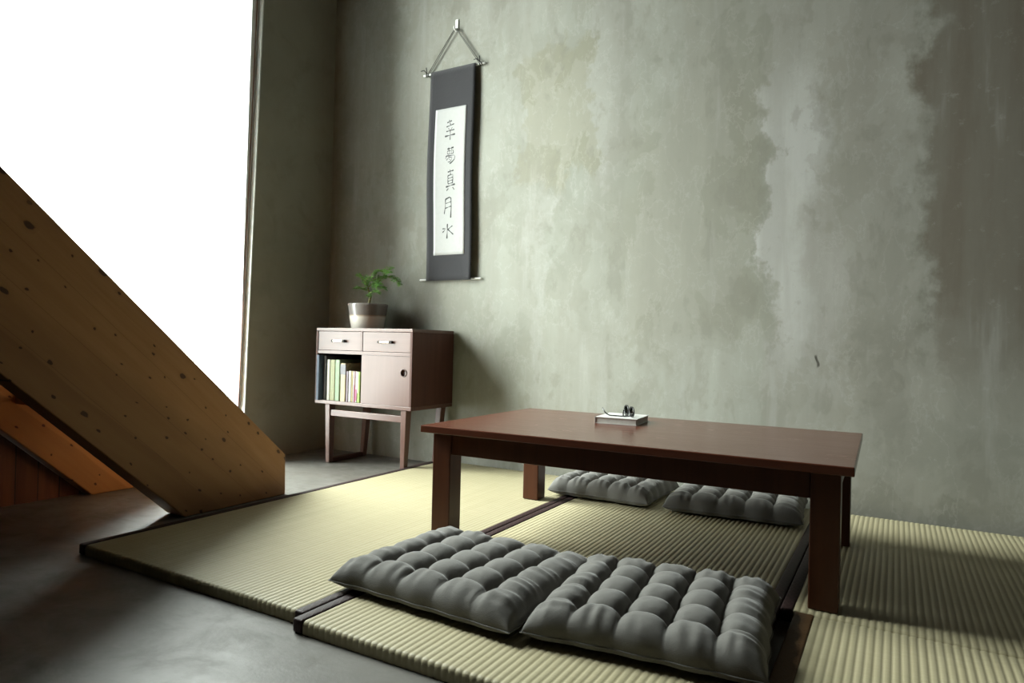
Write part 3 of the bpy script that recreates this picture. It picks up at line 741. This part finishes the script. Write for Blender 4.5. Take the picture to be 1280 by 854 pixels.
def brush(b, pts, w):
    P = []
    for (a, c), (d, e) in zip(pts, pts[1:]):
        n_ = max(2, int(math.hypot(d-a, e-c)/.004))
        P += [(a+(d-a)*k/n_, c+(e-c)*k/n_) for k in range(n_)]
    P.append(pts[-1]); n_ = len(P); rows = []
    for i, (x, z) in enumerate(P):
        q = P[min(i+1, n_-1)]; p = P[max(i-1, 0)]; dx, dz = q[0]-p[0], q[1]-p[1]; l_ = math.hypot(dx, dz) or 1
        f = i/(n_-1); ww = w*.0036*(.75+.35*math.cos(PI*2*f)+.10*math.sin(9*f+w*20))*.5
        nx, nz = -dz/l_*ww, dx/l_*ww
        if i in (0, n_-1): nx *= .7; nz *= .7
        rows.append([b.verts.new((x+sx*nx, sheet_y(x, z)-.0012-yo, z+sx*nz)) for sx, yo in ((1, .0), (1, .0006), (-1, .0006), (-1, .0))])
    for r0, r1 in zip(rows, rows[1:]):
        for k in range(4): b.faces.new((r0[k], r0[(k+1) % 4], r1[(k+1) % 4], r1[k]))
    b.faces.new(rows[0]); b.faces.new(rows[-1])
for key, stl in STROKES.items():
    b = bmesh.new()
    for pts, w in stl: brush(b, pts, w*1.7)
    if key == 'S': o = link('signature', b, M['ink_faint'], pp); o['label'] = 'faint grey signature'
    else: o = link('brush_character', b, M['ink'], pp)
def rod(name, x0, x1, z, y, r, parent):
    b = bmesh.new(); prof = [(x0, r*.7), (x0+.002, r), (x1-.002, r), (x1, r*.7)]
    tube(b, [(x, y, z) for x, _ in prof], [q for _, q in prof], 12); return link(name, b, M['rod'], parent, True)
rod('top_rod', -.196, .190, ZT-.006, .0105, .0055, sr); rod('bottom_rod', -.187, .199, ZB+.0065, .0105, .0055, sr)
hk = Vector((.008, .008, .790))
b = bmesh.new()
for s in (-1, 1):
    e = Vector((s*.166, .008, ZT-.002))
    tube(b, [hk+Vector((s*.006, -.004, .001)), e], .0020, 6); tube(b, [hk+Vector((s*.006, -.001, -.006)), e+Vector((-s*.010, .002, 0))], .0016, 6)
link('hanging_cord', b, M['cord'], sr, True)
for s in (-1, 1):
    b = bmesh.new(); x = s*.166
    tube(b, [(x+k*.0022*s, .0095+.0072*math.cos(k*1.2), ZT-.006+.0072*math.sin(k*1.2)) for k in range(-3, 8)], .0024, 6)
    tube(b, [(x, .000, ZT-.001), (x-.012, -.010, ZT+.014), (x-.030, -.012, ZT+.012)], .0022, 6)
    tube(b, [(x, .000, ZT-.001), (x+.004, -.010, ZT+.016), (x+.002, -.010, ZT+.026)], .0022, 6)
    q = link('cord_tie', b, M['cordblack'], sr, True); q['label'] = 'black knotted ribbon tie'
# wall hook
hkr = thing('wall_hook', 'small white hook on the wall holding the scroll cord', 'hook', (SX+.008, WY, 2.275))
bm = bmesh.new(); box(bm, -.0095, .0095, -.006, -.0002, -.032, .032, .003); link('back_plate', bm, M['rod'], hkr)
bm = bmesh.new(); tube(bm, [(0, -.004, -.016), (0, -.014, -.027), (0, -.022, -.028), (0, -.026, -.020), (0, -.026, -.012)], [.005, .005, .005, .005, .004], 10); link('hook_arm', bm, M['rod'], hkr, True)

# ------------------------------------------------------------------ light: overcast sky through the tall window
w = bpy.data.worlds.new('overcast'); sc.world = w; w.use_nodes = True; t = w.node_tree
bg = t.nodes['Background']; tc = t.nodes.new('ShaderNodeTexCoord'); sp = t.nodes.new('ShaderNodeSeparateXYZ')
def ramp_(sock, stops):
    rp = t.nodes.new('ShaderNodeValToRGB'); mp = t.nodes.new('ShaderNodeMapRange')
    mp.inputs['From Min'].default_value = -1; mp.inputs['From Max'].default_value = 1
    t.links.new(sock, mp.inputs['Value']); t.links.new(mp.outputs[0], rp.inputs[0]); cr = rp.color_ramp
    while len(cr.elements) < len(stops): cr.elements.new(.5)
    for e, (p, v) in zip(cr.elements, stops): e.position = (p+1)/2; e.color = (v, v, v, 1)
    return rp.outputs[0]
t.links.new(tc.outputs['Generated'], sp.inputs[0])
# overcast sky, about three times brighter overhead than at the horizon, a little brighter towards the hidden sun
el = ramp_(sp.outputs['Z'], [(-.45, .20), (-.05, .36), (.30, .50), (.55, 1.0), (.80, 1.5), (1.0, 1.5)])
az = ramp_(sp.outputs['Y'], [(-.95, 1.75), (-.6, 1.35), (-.15, 1.0), (.2, .70), (.5, .40), (.9, .25)])
m1 = t.nodes.new('ShaderNodeMath'); m1.operation = 'MULTIPLY'; t.links.new(el, m1.inputs[0]); t.links.new(az, m1.inputs[1])
mu = t.nodes.new('ShaderNodeMath'); mu.operation = 'MULTIPLY'; mu.inputs[1].default_value = 53.0
t.links.new(m1.outputs[0], mu.inputs[0]); t.links.new(mu.outputs[0], bg.inputs['Strength'])
bg.inputs['Color'].default_value = (.955, 1.0, .965, 1)
li = bpy.data.lights.new('window_portal', 'AREA'); li.shape = 'RECTANGLE'; li.size = WIN_TOP; li.size_y = -WIN_END-.5
li.cycles.is_portal = True
lo = bpy.data.objects.new('window_portal', li); COL.objects.link(lo)
lo.location = (-.14, (WIN_END-.5)/2, WIN_TOP/2); lo.rotation_euler = (0, R(-90), 0)

# ------------------------------------------------------------------ camera
cam = bpy.data.cameras.new('camera'); co = bpy.data.objects.new('camera', cam); COL.objects.link(co)
cam.sensor_fit = 'HORIZONTAL'; cam.sensor_width = 36; cam.lens = 36*839.788/1280; cam.clip_start = .02
r_ = Vector((.86748156, .49687166, .02437834)); u_ = Vector((-.01937529, -.01522171, .9996964)); f_ = Vector((-.49709189, .86769053, .00357753))
mt = Matrix((r_, u_, -f_)).transposed().to_4x4(); mt.translation = (2.83820963, -2.80884356, .6320439)
co.matrix_world = mt
sc.camera = co
sc.view_settings.view_transform = 'Standard'
try: sc.view_settings.look = 'None'
except Exception: pass
sc.view_settings.gamma = 1; sc.view_settings.exposure = 0; sc.view_settings.use_curve_mapping = False
